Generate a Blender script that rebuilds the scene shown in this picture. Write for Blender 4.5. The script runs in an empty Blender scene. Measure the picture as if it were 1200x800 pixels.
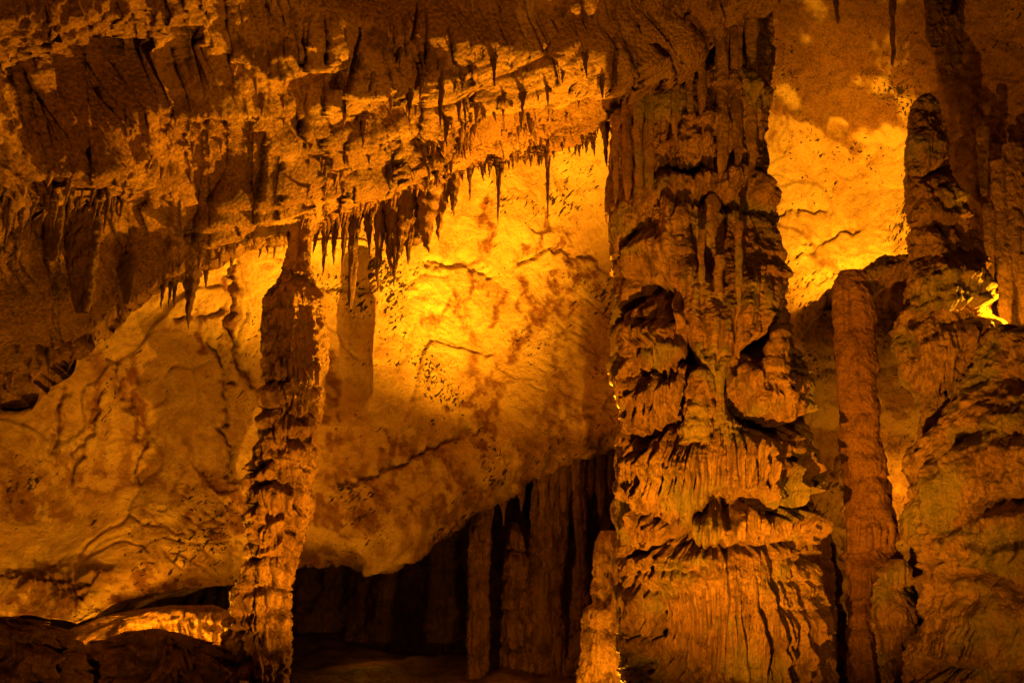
import bpy, math, random
import numpy as np
from mathutils import Vector
random.seed(7)
RNG = np.random.default_rng(11)
sc = bpy.context.scene
COL = sc.collection

# ------------------------------------------------------------------ camera
PITCH = math.radians(14.0)
FPX = 1039.0
CZ = 1.6
cp, sp = math.cos(PITCH), math.sin(PITCH)
cam_d = bpy.data.cameras.new("camera")
cam_d.sensor_width = 36.0
cam_d.lens = 36.0 * FPX / 1200.0
cam_d.clip_end = 200.0
cam = bpy.data.objects.new("camera", cam_d)
COL.objects.link(cam)
cam.location = (0, 0, CZ)
cam.rotation_euler = (math.radians(90) + PITCH, 0, 0)
sc.camera = cam

def pw(px, py, Y):
    """world point on the sight line through (px, py) of the 1200x800 photo at distance Y"""
    px = np.asarray(px, float); py = np.asarray(py, float); Y = np.asarray(Y, float)
    u = (px - 600.0) / FPX; v = (400.0 - py) / FPX
    dy = cp - v * sp; dz = sp + v * cp
    t = Y / dy
    return np.stack(np.broadcast_arrays(u * t, Y, CZ + dz * t), -1)

def proj(P):
    x, y, z = P[..., 0], P[..., 1], P[..., 2] - CZ
    d = y * cp + z * sp
    d = np.where(d < 0.3, 0.3, d)
    return 600 + FPX * x / d, 400 - FPX * (-y * sp + z * cp) / d

# ------------------------------------------------------------------ noise
TAB = RNG.random((64, 64, 64), dtype=np.float32)
ROT = np.linalg.qr(np.random.default_rng(3).normal(size=(3, 3)))[0].astype(np.float32)

ROT2 = np.linalg.qr(np.random.default_rng(17).normal(size=(3, 3)))[0].astype(np.float32)

def vnoise(p):
    p = np.asarray(p, np.float32) @ ROT2
    i = np.floor(p).astype(np.int32); f = p - i
    f = f * f * f * (f * (f * 6 - 15) + 10)
    i0 = i & 63; i1 = (i + 1) & 63
    x0, y0, z0 = i0[..., 0], i0[..., 1], i0[..., 2]
    x1, y1, z1 = i1[..., 0], i1[..., 1], i1[..., 2]
    fx, fy, fz = f[..., 0], f[..., 1], f[..., 2]
    a = TAB[x0, y0, z0]; a = a + (TAB[x1, y0, z0] - a) * fx
    b = TAB[x0, y1, z0]; b = b + (TAB[x1, y1, z0] - b) * fx
    c = TAB[x0, y0, z1]; c = c + (TAB[x1, y0, z1] - c) * fx
    d = TAB[x0, y1, z1]; d = d + (TAB[x1, y1, z1] - d) * fx
    a = a + (b - a) * fy; c = c + (d - c) * fy
    return a + (c - a) * fz

def fbm(p, octv=4, gain=0.5):
    """about -1..1"""
    p = np.asarray(p, np.float32); s = 0; a = 1.0; tot = 0
    for k in range(octv):
        s = s + a * (vnoise(p) * 2 - 1); tot += a
        p = (p @ ROT) * 2.03 + 7.31; a *= gain
    return s / tot * 1.6

def ridged(p, octv=3, gain=0.5):
    """0..1, sharp crests"""
    p = np.asarray(p, np.float32); s = 0; a = 1.0; tot = 0
    for k in range(octv):
        s = s + a * (1 - np.abs(vnoise(p) * 2 - 1) * 1.6).clip(0, 1); tot += a
        p = (p @ ROT) * 2.11 + 3.7; a *= gain
    return s / tot

def sst(a, b, x):
    t = np.clip((x - a) / (b - a), 0, 1)
    return t * t * (3 - 2 * t)

def n2(x, y, s):
    x, y = np.broadcast_arrays(x, y)
    return vnoise(np.stack([x, y, np.full(x.shape, s * 1.37)], -1))

# ------------------------------------------------------------------ mesh helpers
def link_mesh(name, V, F, mat, parent=None, attrs=None, loc=None):
    """one mesh object from vertex and quad arrays; V in world space, kept around the origin loc"""
    V = np.asarray(V, np.float32).reshape(-1, 3)
    F = np.asarray(F, np.int32)
    me = bpy.data.meshes.new(name)
    org = np.zeros(3, np.float32) if loc is None else np.asarray(loc, np.float32)
    me.vertices.add(len(V)); me.vertices.foreach_set("co", (V - org).ravel())
    k = F.shape[1]
    me.loops.add(F.size); me.loops.foreach_set("vertex_index", F.ravel())
    me.polygons.add(len(F))
    me.polygons.foreach_set("loop_start", np.arange(0, F.size, k, dtype=np.int32))
    me.polygons.foreach_set("use_smooth", np.ones(len(F), bool))
    me.update(calc_edges=True)
    if attrs:
        for an, av in attrs.items():
            at = me.attributes.new(an, 'FLOAT', 'POINT')
            at.data.foreach_set("value", np.asarray(av, np.float32).ravel())
    me.materials.append(mat)
    o = bpy.data.objects.new(name, me)
    COL.objects.link(o)
    if parent is not None:
        o.parent = parent
    elif loc is not None:
        o.location = [float(c) for c in org]
    return o

def grid_faces(n, m, wrap=False):
    """n rows, m columns"""
    r = np.arange(n - 1)[:, None]; c = np.arange(m if wrap else m - 1)[None, :]
    c2 = (c + 1) % m
    a = r * m + c; b = r * m + c2; d = (r + 1) * m + c2; e = (r + 1) * m + c
    return np.stack([a, e, d, b], -1).reshape(-1, 4)

def normals(P):
    du = np.gradient(P, axis=1); dv = np.gradient(P, axis=0)
    n = np.cross(du, dv)
    return n / (np.linalg.norm(n, axis=-1, keepdims=True) + 1e-9)

def tps(pts):
    """thin plate spline through (px, py, value)"""
    A = np.array(pts, float); X = A[:, :2] / 400.0; n = len(X)
    def U(r2): return np.where(r2 < 1e-12, 0, r2 * np.log(r2 + 1e-12))
    K = U(((X[:, None] - X[None]) ** 2).sum(-1)) + np.eye(n) * 0.02
    Pm = np.hstack([np.ones((n, 1)), X])
    M = np.block([[K, Pm], [Pm.T, np.zeros((3, 3))]])
    w = np.linalg.solve(M, np.concatenate([A[:, 2], np.zeros(3)]))
    def f(px, py):
        q = np.stack([np.asarray(px, float), np.asarray(py, float)], -1) / 400.0
        out = w[n] + w[n + 1] * q[..., 0] + w[n + 2] * q[..., 1]
        for i in range(n):
            out = out + w[i] * U(((q - X[i]) ** 2).sum(-1))
        return out
    return f

def pline(px, py, pts):
    """distance in photo units to a polyline"""
    d = np.full(px.shape, 1e9)
    for (x0, y0), (x1, y1) in zip(pts[:-1], pts[1:]):
        dx, dy = x1 - x0, y1 - y0; L = dx * dx + dy * dy + 1e-9
        t = np.clip(((px - x0) * dx + (py - y0) * dy) / L, 0, 1)
        d = np.minimum(d, np.hypot(px - x0 - t * dx, py - y0 - t * dy))
    return d

def curve(pts):
    a = np.array(sorted(pts), float)
    return lambda x: np.interp(x, a[:, 0], a[:, 1])

def tag(o, label=None, cat=None, group=None, kind=None):
    if label: o["label"] = label
    if cat: o["category"] = cat
    if group: o["group"] = group
    if kind: o["kind"] = kind
    return o

def empty(name, loc):
    o = bpy.data.objects.new(name, None)
    COL.objects.link(o); o.location = [float(c) for c in loc]
    o.empty_display_size = 0.2
    return o

# ------------------------------------------------------------------ materials
def rock(name, pale, tan, dark, pit=(0.03, 0.018, 0.01), scale=1.0, mot=0.75, bump=0.6, pits=0.0, pit_rot=0.9,
         flute=0.0, rough=0.62, popcorn=0.4, spec=0.35, green=0.0):
    m = bpy.data.materials.new(name); m.use_nodes = True
    nt = m.node_tree; N = nt.nodes; L = nt.links
    N.clear()
    out = N.new("ShaderNodeOutputMaterial"); bs = N.new("ShaderNodeBsdfPrincipled")
    L.new(bs.outputs[0], out.inputs[0])
    geo = N.new("ShaderNodeNewGeometry")
    pos = geo.outputs["Position"]
    def mapping(sc_, rot=(0, 0, 0), vt='POINT'):
        mp = N.new("ShaderNodeMapping"); mp.vector_type = vt; mp.inputs["Scale"].default_value = sc_; mp.inputs["Rotation"].default_value = rot
        L.new(pos, mp.inputs[0]); return mp.outputs[0]
    def noise(vec, s, det=6, rgh=0.6, dist=0.0):
        n = N.new("ShaderNodeTexNoise"); n.inputs["Scale"].default_value = s; n.inputs["Detail"].default_value = det
        n.inputs["Roughness"].default_value = rgh; n.inputs["Distortion"].default_value = dist
        L.new(vec, n.inputs["Vector"]); return n.outputs["Fac"]
    def ramp(v, a, b):
        r = N.new("ShaderNodeMapRange"); r.interpolation_type = 'SMOOTHSTEP'
        r.inputs[1].default_value = a; r.inputs[2].default_value = b
        L.new(v, r.inputs[0]); return r.outputs[0]
    def math_(op, a, b):
        r = N.new("ShaderNodeMath"); r.operation = op
        for i, q in enumerate((a, b)):
            if isinstance(q, (int, float)): r.inputs[i].default_value = q
            else: L.new(q, r.inputs[i])
        return r.outputs[0]
    def mix(f, a, b):
        r = N.new("ShaderNodeMix"); r.data_type = 'RGBA'
        if isinstance(f, (int, float)): r.inputs[0].default_value = f
        else: L.new(f, r.inputs[0])
        for i, q in ((6, a), (7, b)):
            if isinstance(q, tuple): r.inputs[i].default_value = (*q, 1)
            else: L.new(q, r.inputs[i])
        return r.outputs[2]
    def attr(n):
        a = N.new("ShaderNodeAttribute"); a.attribute_name = n; return a.outputs["Fac"]
    big = noise(pos, 0.9 * scale, 8, 0.62, 0.4)
    mid = noise(pos, 5.0 * scale, 8, 0.65, 0.3)
    fine = noise(pos, 38.0 * scale, 5, 0.6)
    c = mix(ramp(big, 0.36, 0.64), pale, tan)
    c = mix(math_('MULTIPLY', ramp(mid, 0.51, 0.63), mot), c, dark)
    c = mix(math_('MULTIPLY', ramp(fine, 0.53, 0.64), 0.8 * mot), c, dark)
    if flute > 0:
        sv = mapping((1, 1, 0.07))
        c = mix(math_('MULTIPLY', ramp(noise(sv, 9.0, 6, 0.65, 0.6), 0.46, 0.66), 0.75), c, dark)
    if green > 0:
        c = mix(math_('MULTIPLY', ramp(noise(pos, 1.7, 4, 0.5), 0.5, 0.62), green), c, (0.20, 0.22, 0.05))
    # crusted and stained places of the rock, each with its own outline
    stain_n = ramp(noise(pos, 9.0, 6, 0.7), 0.25, 0.6)
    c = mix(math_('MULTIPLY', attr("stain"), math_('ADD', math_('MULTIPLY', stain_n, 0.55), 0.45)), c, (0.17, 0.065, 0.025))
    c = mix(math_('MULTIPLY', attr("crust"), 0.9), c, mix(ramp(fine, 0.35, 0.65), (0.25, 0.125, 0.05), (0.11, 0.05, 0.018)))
    pitmask = None
    if pits > 0:
        pv = mapping((1 / 4.0, 1 / 15.0, 1 / 15.0), (0.0, -pit_rot, 0.0), 'TEXTURE')
        pn = noise(pv, 1.6, 3, 0.55, 0.4)
        pc = noise(pos, 0.85, 5, 0.62)
        pitmask = math_('MULTIPLY', ramp(math_('ADD', pn, math_('MULTIPLY', pc, 0.9)), 1.12, 1.155), pits)
        c = mix(pitmask, c, pit)
    L.new(c, bs.inputs["Base Color"])
    r = N.new("ShaderNodeMapRange"); L.new(mid, r.inputs[0])
    r.inputs[1].default_value = 0.3; r.inputs[2].default_value = 0.7
    r.inputs[3].default_value = rough - 0.14; r.inputs[4].default_value = rough + 0.16
    L.new(r.outputs[0], bs.inputs["Roughness"])
    bs.inputs["Specular IOR Level"].default_value = spec
    # relief too fine for the mesh
    h = math_('ADD', math_('MULTIPLY', mid, 0.05), math_('MULTIPLY', noise(pos, 15 * scale, 9, 0.74), 0.055))
    vo = N.new("ShaderNodeTexVoronoi"); vo.inputs["Scale"].default_value = 26 * scale
    L.new(pos, vo.inputs["Vector"])
    h = math_('ADD', h, math_('MULTIPLY', math_('SUBTRACT', 0.5, vo.outputs["Distance"]), 0.02 * popcorn))
    if flute > 0:
        fv = mapping((1, 1, 0.1))
        h = math_('ADD', h, math_('MULTIPLY', noise(fv, 24.0, 4, 0.6, 0.2), 0.045 * flute))
    if pitmask is not None:
        h = math_('SUBTRACT', h, math_('MULTIPLY', pitmask, 0.03))
    b = N.new("ShaderNodeBump"); b.inputs["Strength"].default_value = bump; b.inputs["Distance"].default_value = 1.0
    L.new(h, b.inputs["Height"]); L.new(b.outputs[0], bs.inputs["Normal"])
    return m

M_WALL = rock("pale limestone", (0.68, 0.53, 0.31), (0.54, 0.37, 0.19), (0.30, 0.165, 0.07), pits=1.0, mot=0.5, bump=0.85, popcorn=0.3, pit_rot=0.8)
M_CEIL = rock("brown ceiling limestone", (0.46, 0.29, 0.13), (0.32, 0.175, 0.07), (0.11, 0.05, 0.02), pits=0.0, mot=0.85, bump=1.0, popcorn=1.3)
M_COLM = rock("fluted dripstone", (0.43, 0.26, 0.11), (0.28, 0.145, 0.057), (0.09, 0.04, 0.016), bump=1.0, flute=1.0, rough=0.46, spec=0.6, green=0.45)
M_STAL = rock("grey brown stalagmite", (0.52, 0.32, 0.15), (0.36, 0.20, 0.085), (0.09, 0.04, 0.016), bump=1.0, flute=1.0, rough=0.48, spec=0.55)
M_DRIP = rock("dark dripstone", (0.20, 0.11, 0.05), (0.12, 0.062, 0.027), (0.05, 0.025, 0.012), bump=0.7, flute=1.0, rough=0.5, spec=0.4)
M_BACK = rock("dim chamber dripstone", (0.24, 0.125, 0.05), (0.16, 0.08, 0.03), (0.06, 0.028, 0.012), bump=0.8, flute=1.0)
M_RED = rock("reddish dripstone", (0.28, 0.14, 0.055), (0.17, 0.075, 0.028), (0.09, 0.038, 0.016), bump=0.8, flute=0.6, rough=0.55)
M_FLOOR = rock("dark cave floor", (0.16, 0.09, 0.045), (0.10, 0.055, 0.028), (0.04, 0.02, 0.01), bump=0.8)

# ------------------------------------------------------------------ back wall
WALL_Y = tps([(-400, 400, 8.6), (-200, 500, 9.6), (0, 500, 10.6), (0, 620, 10.7), (-300, 750, 8.5), (0, 715, 9.9), (90, 728, 9.8), (60, 660, 10.9),
    (150, 600, 11.2), (270, 690, 10.9), (200, 400, 11.2), (200, 300, 11.0), (420, 300, 12.1), (420, 450, 12.2), (450, 660, 11.6),
    (350, 640, 11.6), (600, 250, 13.6), (700, 300, 14.6), (600, 450, 13.4), (560, 600, 12.4), (720, 520, 13.0), (720, 420, 14.2),
    (930, 200, 12.4), (1000, 250, 12.2), (1060, 200, 11.6), (930, 380, 12), (1050, 325, 11.4), (930, 500, 12.5), (1050, 500, 12),
    (960, 700, 12), (1200, 100, 9.6), (1200, 300, 9.8), (1150, 200, 10.1), (1600, 200, 7), (1600, 500, 7), (1200, 600, 10.5), (1000, 0, 10.4),
    (900, 0, 10.6), (600, 0, 13), (0, 200, 11), (-400, 0, 8.5), (1200, -150, 8.6), (900, -150, 9.6), (1600, 800, 7), (-400, -100, 8)])
WALL_LIP = curve([(-400, 790), (-200, 770), (0, 716), (50, 721), (90, 729), (130, 706), (160, 695), (220, 690), (270, 683), (330, 668),
    (400, 667), (440, 669), (490, 652), (560, 602), (620, 562), (720, 522), (770, 560), (850, 740), (960, 800), (1600, 830)])

def build_wall():
    xs = np.arange(-400, 1601, 2.0); nt = 400
    t = np.linspace(0, 1, nt)[:, None]
    lip = WALL_LIP(xs)[None, :] + 5 * (n2(xs / 16, xs * 0, 3) - .5)[None, :] + 7 * (n2(xs / 45, xs * 0, 5) - .5)[None, :]
    py = -110 + (lip + 110) * t
    px = np.broadcast_to(xs[None, :], py.shape).copy()
    Y = WALL_Y(px, py)
    # broken faces of the wall: the rock steps back across these lines
    Y = Y + 0.55 * sst(436, 424, px + 10 * (n2(py / 30, py * 0, 8) - .5)) * sst(285, 310, py) * sst(500, 440, py) * sst(330, 400, px)
    ledge = np.interp(px, [860, 905, 960, 1000, 1055, 1100], [420, 395, 352, 335, 318, 300]) + 10 * (n2(px / 22, px * 0, 4) - .5)
    Y = Y - 0.75 * sst(-3, 8, py - ledge) * sst(190, 60, py - ledge) * sst(850, 900, px) * sst(1120, 1060, px)
    # lower lip rounds off, then the rock runs back as the roof of the low chamber
    rl = np.clip(1 - (lip - py) / 95, 0, 1)
    Y = Y + 0.15 * sst(0.4, 1, rl) ** 3 + 0.55 * rl ** 2.5 * sst(240, 330, px) * sst(760, 690, px)
    P = pw(px, py, Y)
    k = np.linspace(0.03, 1, 26)[:, None, None] ** 1.6
    back = P[-1:][:, :, :] + k * np.array([0, 7.5, 0.9]) + np.sin(k * 3.1) * np.array([0, 0, -0.05])
    P = np.concatenate([P, back], 0)
    pxx = np.concatenate([px, np.repeat(px[-1:], 26, 0)], 0); pyy = np.concatenate([py, np.repeat(py[-1:], 26, 0) + 300], 0)
    nr = normals(P)
    if nr[nt // 2, 500, 1] > 0: nr = -nr
    d = 0.16 * fbm(P * 0.4, 2) + 0.012 * fbm(P * np.array([1.9, 1.9, 1.2]) + 31, 3)
    d += 0.010 * fbm(P * 7.0 + 11, 4, 0.55)
    # slanting grooves
    Q = P @ np.array([[0.82, 0, 0.57], [0, 1, 0], [-0.57, 0, 0.82]])
    rough_zone = sst(0.46, 0.62, vnoise(P * 0.6 + 3)) + sst(900, 1000, pxx) * sst(1180, 1100, pxx) * 0.3
    d -= 0.035 * np.clip(ridged(Q * np.array([2.0, 2.0, 8.0]) + 9, 2) - 0.62, 0, 1) * 3 * np.clip(rough_zone, 0, 1)
    W = P + 0.35 * np.stack([fbm(P * 0.9 + 70, 3), fbm(P * 0.9 + 80, 3), fbm(P * 0.9 + 90, 3)], -1)
    seam = np.abs(vnoise(W * np.array([0.75, 0.75, 0.55]) + 41) * 2 - 1)
    seam2 = np.abs(vnoise(W * np.array([1.7, 1.7, 1.3]) + 57) * 2 - 1)
    d -= 0.030 * np.exp(-(seam / 0.02) ** 2) + 0.02 * np.exp(-(seam2 / 0.03) ** 2) * sst(.4, .6, vnoise(P * .8 + 66))
    d += 0.05 * sst(0.49, 0.505, vnoise(W * 0.55 + 25)) + 0.02 * sst(0.5, 0.515, vnoise(W * 1.3 + 35))
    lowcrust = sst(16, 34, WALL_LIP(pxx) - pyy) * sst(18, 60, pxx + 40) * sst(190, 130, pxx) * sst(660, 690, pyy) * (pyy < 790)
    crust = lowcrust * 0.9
    # cracks
    wx = pxx + 16 * (n2(pxx / 14, pyy / 14, 2) - .5) + 7 * (n2(pxx / 5, pyy / 5, 12) - .5)
    wy = pyy + 16 * (n2(pxx / 14, pyy / 14, 6) - .5) + 7 * (n2(pxx / 5, pyy / 5, 16) - .5)
    cr = np.full(pxx.shape, 1e9)
    for c in [[(270, 310), (280, 350), (262, 375), (285, 430), (298, 455)], [(245, 400), (270, 450), (258, 500), (275, 560)],
              [(130, 420), (150, 470), (165, 520), (160, 560)], [(78, 450), (58, 530)], [(122, 455), (95, 530), (80, 560)],
              [(930, 300), (960, 285), (1000, 262)], [(925, 345), (980, 318), (1010, 308), (1050, 300)], [(985, 322), (1002, 310)],
              [(905, 250), (950, 245), (968, 252)], [(200, 370), (240, 370), (258, 360)], [(380, 335), (420, 340)], [(500, 310), (540, 305), (580, 320)],
              [(610, 310), (650, 290), (690, 310)], [(930, 440), (1000, 432), (1060, 440)], [(930, 480), (990, 476), (1060, 490)], [(400, 560), (480, 540), (560, 500)]]:
        cr = np.minimum(cr, pline(wx, wy, c))
    d -= 0.10 * np.exp(-(cr / 3.2) ** 2)
    # rusty veins and patches that the seepage left on the wall
    st = np.zeros(pxx.shape)
    for pts, w in [([(573, 235), (568, 300), (545, 345), (500, 385)], 6), ([(640, 250), (622, 290), (600, 320)], 5),
                   ([(625, 300), (660, 285), (672, 270)], 4), ([(612, 330), (620, 355), (608, 362)], 9), ([(645, 322), (647, 338)], 7),
                   ([(665, 300), (680, 330), (660, 345)], 9), ([(690, 300), (700, 340)], 9), ([(620, 360), (665, 370), (662, 400)], 10),
                   ([(645, 362), (600, 410), (575, 460), (572, 510), (550, 560)], 13), ([(590, 350), (580, 380)], 6),
                   ([(520, 480), (560, 462)], 8), ([(450, 520), (500, 540), (560, 560)], 14), ([(395, 420), (385, 470), (400, 520)], 10),
                   ([(232, 380), (238, 410)], 6), ([(150, 420), (158, 470), (170, 520)], 12), ([(75, 480), (55, 540)], 9), ([(118, 455), (92, 540)], 9),
                   ([(400, 620), (480, 600), (560, 560)], 16), ([(275, 320), (265, 370), (285, 430)], 4), ([(560, 330), (590, 345)], 5)]:
        st = np.maximum(st, sst(w * 1.25, w * 0.55, pline(wx, wy, pts)))
    veins = sst(0.10, 0.02, np.abs(vnoise(W * np.array([.6, .6, .45]) + 12) * 2 - 1)) * sst(0.45, 0.6, vnoise(P * 0.7 + 91)) * 0.8
    lowband = sst(430, 600, pyy) * sst(0.36, 0.52, vnoise(W * np.array([1.0, 1.0, 1.6]) + 18)) * (pxx < 760) * 0.95  # separate patchy brown tone, denser towards the bottom
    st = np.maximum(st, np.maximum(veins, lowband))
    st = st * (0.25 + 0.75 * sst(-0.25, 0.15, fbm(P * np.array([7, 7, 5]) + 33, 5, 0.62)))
    # brown crust above the bright niche, ragged lower edge
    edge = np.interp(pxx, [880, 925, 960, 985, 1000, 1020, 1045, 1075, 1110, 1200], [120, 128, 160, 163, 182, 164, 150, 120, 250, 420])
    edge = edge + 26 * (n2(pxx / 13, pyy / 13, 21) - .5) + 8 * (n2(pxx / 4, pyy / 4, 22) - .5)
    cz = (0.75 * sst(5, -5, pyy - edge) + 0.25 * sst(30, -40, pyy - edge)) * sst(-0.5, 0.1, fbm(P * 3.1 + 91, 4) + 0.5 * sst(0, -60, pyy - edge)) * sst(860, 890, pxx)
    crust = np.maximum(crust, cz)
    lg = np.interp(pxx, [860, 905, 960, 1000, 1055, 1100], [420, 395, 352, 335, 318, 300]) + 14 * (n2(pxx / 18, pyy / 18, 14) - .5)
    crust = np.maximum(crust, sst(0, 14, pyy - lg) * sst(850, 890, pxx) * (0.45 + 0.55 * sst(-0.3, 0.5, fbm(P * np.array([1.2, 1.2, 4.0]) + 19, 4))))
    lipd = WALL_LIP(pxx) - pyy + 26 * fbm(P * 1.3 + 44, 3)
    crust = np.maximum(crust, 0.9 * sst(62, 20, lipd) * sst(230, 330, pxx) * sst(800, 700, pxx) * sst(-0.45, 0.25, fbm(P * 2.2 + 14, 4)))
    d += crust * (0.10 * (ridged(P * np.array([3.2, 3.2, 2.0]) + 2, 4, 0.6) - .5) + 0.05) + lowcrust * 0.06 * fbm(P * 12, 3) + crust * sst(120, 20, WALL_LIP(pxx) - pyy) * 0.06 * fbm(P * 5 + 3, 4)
    P = P + nr * d[..., None]
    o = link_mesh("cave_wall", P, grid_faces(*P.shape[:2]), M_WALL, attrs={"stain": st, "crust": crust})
    tag(o, "broad pale limestone cave wall with rusty veins behind the columns", "cave wall", kind="structure")
build_wall()

# ------------------------------------------------------------------ cave ceiling with its cracked edge
FR = [(-500, 760), (-250, 610), (0, 462), (40, 425), (75, 405), (112, 383), (150, 354), (187, 328), (240, 306), (292, 287), (345, 274), (378, 266),
      (445, 241), (503, 230), (550, 199), (597, 189), (638, 179), (699, 159), (745, 115), (789, 64), (843, 37), (887, 22), (905, 5), (960, -45), (1100, -75), (1200, -70), (1600, 60)]
FRC = curve(FR)
FRY = curve([(-500, 5.5), (-250, 7.0), (0, 8.4), (150, 9.2), (380, 9.7), (550, 10.1), (700, 9.8), (800, 9.3), (900, 9.0), (1200, 8.6), (1600, 6.5)])
TOPY = curve([(-500, 4.2), (0, 4.5), (300, 5.0), (600, 5.7), (900, 6.6), (1200, 6.5), (1600, 5.5)])
CEIL = {}
def build_ceiling():
    xs = np.arange(-500, 1601, 2.0); nt = 250
    t = np.linspace(0, 1, nt)[:, None]
    fr = FRC(xs)[None, :] + 10 * (n2(xs / 14, xs * 0, 31) - .5)[None, :] + 6 * (n2(xs / 5, xs * 0, 35) - .5)[None, :]
    top = -140.0
    py = fr + (top - fr) * t
    px = np.broadcast_to(xs[None, :], py.shape).copy()
    tt = t ** 0.9
    iY = (1 / FRY(xs))[None, :] * (1 - tt) + (1 / TOPY(xs))[None, :] * tt
    Y = 1 / iY
    P = pw(px, py, Y)
    # behind the edge: up and back into the dark recess
    k = np.linspace(1, 0.02, 30)[:, None, None] ** 1.3
    back = P[:1] + k * np.array([0, 3.2, 2.1]) + np.minimum(k * 6, 1) * np.array([0, 0, 0.35])
    # overhead, past the camera
    k2 = np.linspace(0.03, 1, 24)[:, None, None]
    end = P[-1:].copy(); end[..., 1] = -5.0
    over = P[-1:] * (1 - k2) + end * k2 + np.sin(k2 * math.pi) * np.array([0, 0, 0.4])
    P = np.concatenate([back, P, over], 0)
    pxx = np.concatenate([np.repeat(px[:1], 30, 0), px, np.repeat(px[-1:], 24, 0)], 0)
    pyy = np.concatenate([np.repeat(py[:1], 30, 0), py, np.repeat(py[-1:], 24, 0)], 0)
    nr = normals(P)
    if nr[30 + nt // 2, 500, 2] > 0: nr = -nr
    below = pyy - FRC(pxx)     # negative = away from the edge over the ceiling
    a1 = (P[..., 0] - 0.8 * P[..., 1]) / 1.28; b1 = (0.8 * P[..., 0] + P[..., 1]) / 1.28
    D = np.stack([P[..., 0] * 0.5 + P[..., 1] * 0.12, P[..., 1], P[..., 2]], -1)          # the rock splits along one slanting direction
    D = D + 0.42 * np.stack([fbm(P * 0.8 + 5, 3), fbm(P * 0.8 + 15, 3), 0 * a1], -1)
    leftrough = sst(340, 60, pxx) * sst(270, 140, pyy)
    d = 0.34 * fbm(D * 0.7 + 50, 2)
    for k_, (fq, am) in enumerate([(0.42, .22), (0.8, .10), (1.7, .04)]):      # slabs with broken edges
        q = vnoise(D * fq + 11 * k_ + 3); d += am * (sst(0.40, 0.53, q) + sst(0.58, 0.69, q) - 1)
    rz = sst(0.40, 0.58, vnoise(P * 0.7 + 33))
    d += (0.02 + 0.07 * rz) * (ridged(P * 2.0 + 15, 3, 0.55) - .45) + (0.012 + 0.035 * rz) * fbm(P * 7 + 21, 4, 0.6)
    d += leftrough * (0.20 * (ridged(P * 2.6 + 15, 4, 0.62) - .5) + 0.10 * fbm(P * 6.5 + 9, 3, 0.6))
    spiky = sst(-170, -20, below) * sst(-400, 0, pxx)
    clump = sst(0.42, 0.6, vnoise(P * 1.3 + 8))
    d += spiky * clump * 0.10 * ridged(P * 4.5 + 4, 3, 0.6)
    # a long slanting seam parallel to the edge
    wob = 14 * (n2(pxx / 40, pxx * 0, 44) - .5) + 6 * (n2(pxx / 9, pxx * 0, 45) - .5)
    for pts, dep, w in [([(400, 215), (480, 130), (525, 75), (600, 35), (680, 8)], 0.10, 5), ([(0, 200), (60, 240), (130, 245)], 0.16, 10),
                        ([(120, 60), (150, 110), (200, 130)], 0.08, 6), ([(380, 262), (445, 236), (503, 224), (560, 192), (640, 172), (700, 150), (745, 108), (789, 58), (850, 30)], 0.22, 5),
                        ([(240, 298), (292, 279), (345, 264), (380, 256)], 0.16, 4), ([(300, 30), (380, 45), (430, 20)], 0.08, 6), ([(160, 190), (220, 150), (300, 140)], 0.07, 4)]:
        dd = pline(pxx + wob, pyy + wob, pts)
        d -= dep * np.exp(-(dd / w) ** 2)
    # hanging lumps on the left
    dd = np.hypot((pxx - 230) / 60, (pyy - 175) / 38)
    d -= 0.30 * np.exp(-dd ** 2) 
    dd = np.hypot((pxx - 45) / 45, (pyy - 110) / 50)
    d -= 0.3 * np.exp(-dd ** 2)
    dd = np.hypot((pxx - 70) / 90, (pyy - 20) / 60)
    d += 0.25 * np.exp(-dd ** 2)
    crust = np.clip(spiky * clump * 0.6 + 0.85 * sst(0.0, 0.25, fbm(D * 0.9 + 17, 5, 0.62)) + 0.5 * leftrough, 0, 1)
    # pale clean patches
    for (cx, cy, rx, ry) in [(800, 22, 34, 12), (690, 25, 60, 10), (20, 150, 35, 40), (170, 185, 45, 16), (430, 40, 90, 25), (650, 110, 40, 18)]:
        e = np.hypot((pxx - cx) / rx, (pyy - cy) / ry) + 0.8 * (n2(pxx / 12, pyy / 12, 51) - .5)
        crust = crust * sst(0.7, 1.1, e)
    for (cx, cy, rx, ry, hh) in [(235, 185, 130, 75, .34), (520, 40, 170, 38, .22), (300, 30, 110, 45, .20), (760, 25, 90, 28, .18), (95, 190, 70, 45, .2), (140, 110, 60, 40, -.28), (420, 95, 90, 30, -.15)]:
        e = np.hypot((pxx - cx) / rx, (pyy - cy) / ry) + 0.35 * fbm(P * 0.9 + cx, 3)
        d += hh * sst(1.15, 0.6, e)
    d *= 0.3 + 0.7 * sst(0, 60, -below) + 0.5 * (np.arange(P.shape[0]) < 30)[:, None] * sst(300, 100, pxx)
    em = 14 + 8 * fbm(np.stack([pxx / 30, 0 * pxx, 0 * pxx], -1), 3)
    d -= 0.24 * np.exp(-((below + em) / 4.0) ** 2) * (np.arange(P.shape[0]) >= 30)[:, None] * sst(0.2, 0.45, n2(pxx / 60, 0 * pxx, 71)) * sst(-60, 60, pxx)
    P = P + nr * d[..., None]
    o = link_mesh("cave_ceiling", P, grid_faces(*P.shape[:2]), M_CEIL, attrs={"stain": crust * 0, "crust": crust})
    tag(o, "rough brown cave ceiling ending in a long cracked edge", "cave ceiling", kind="structure")
    CEIL["P"] = P; CEIL["px"], CEIL["py"] = proj(P)
    CEIL["below"] = below; CEIL["lo"] = 30; CEIL["hi"] = 30 + nt
build_ceiling()

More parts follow.
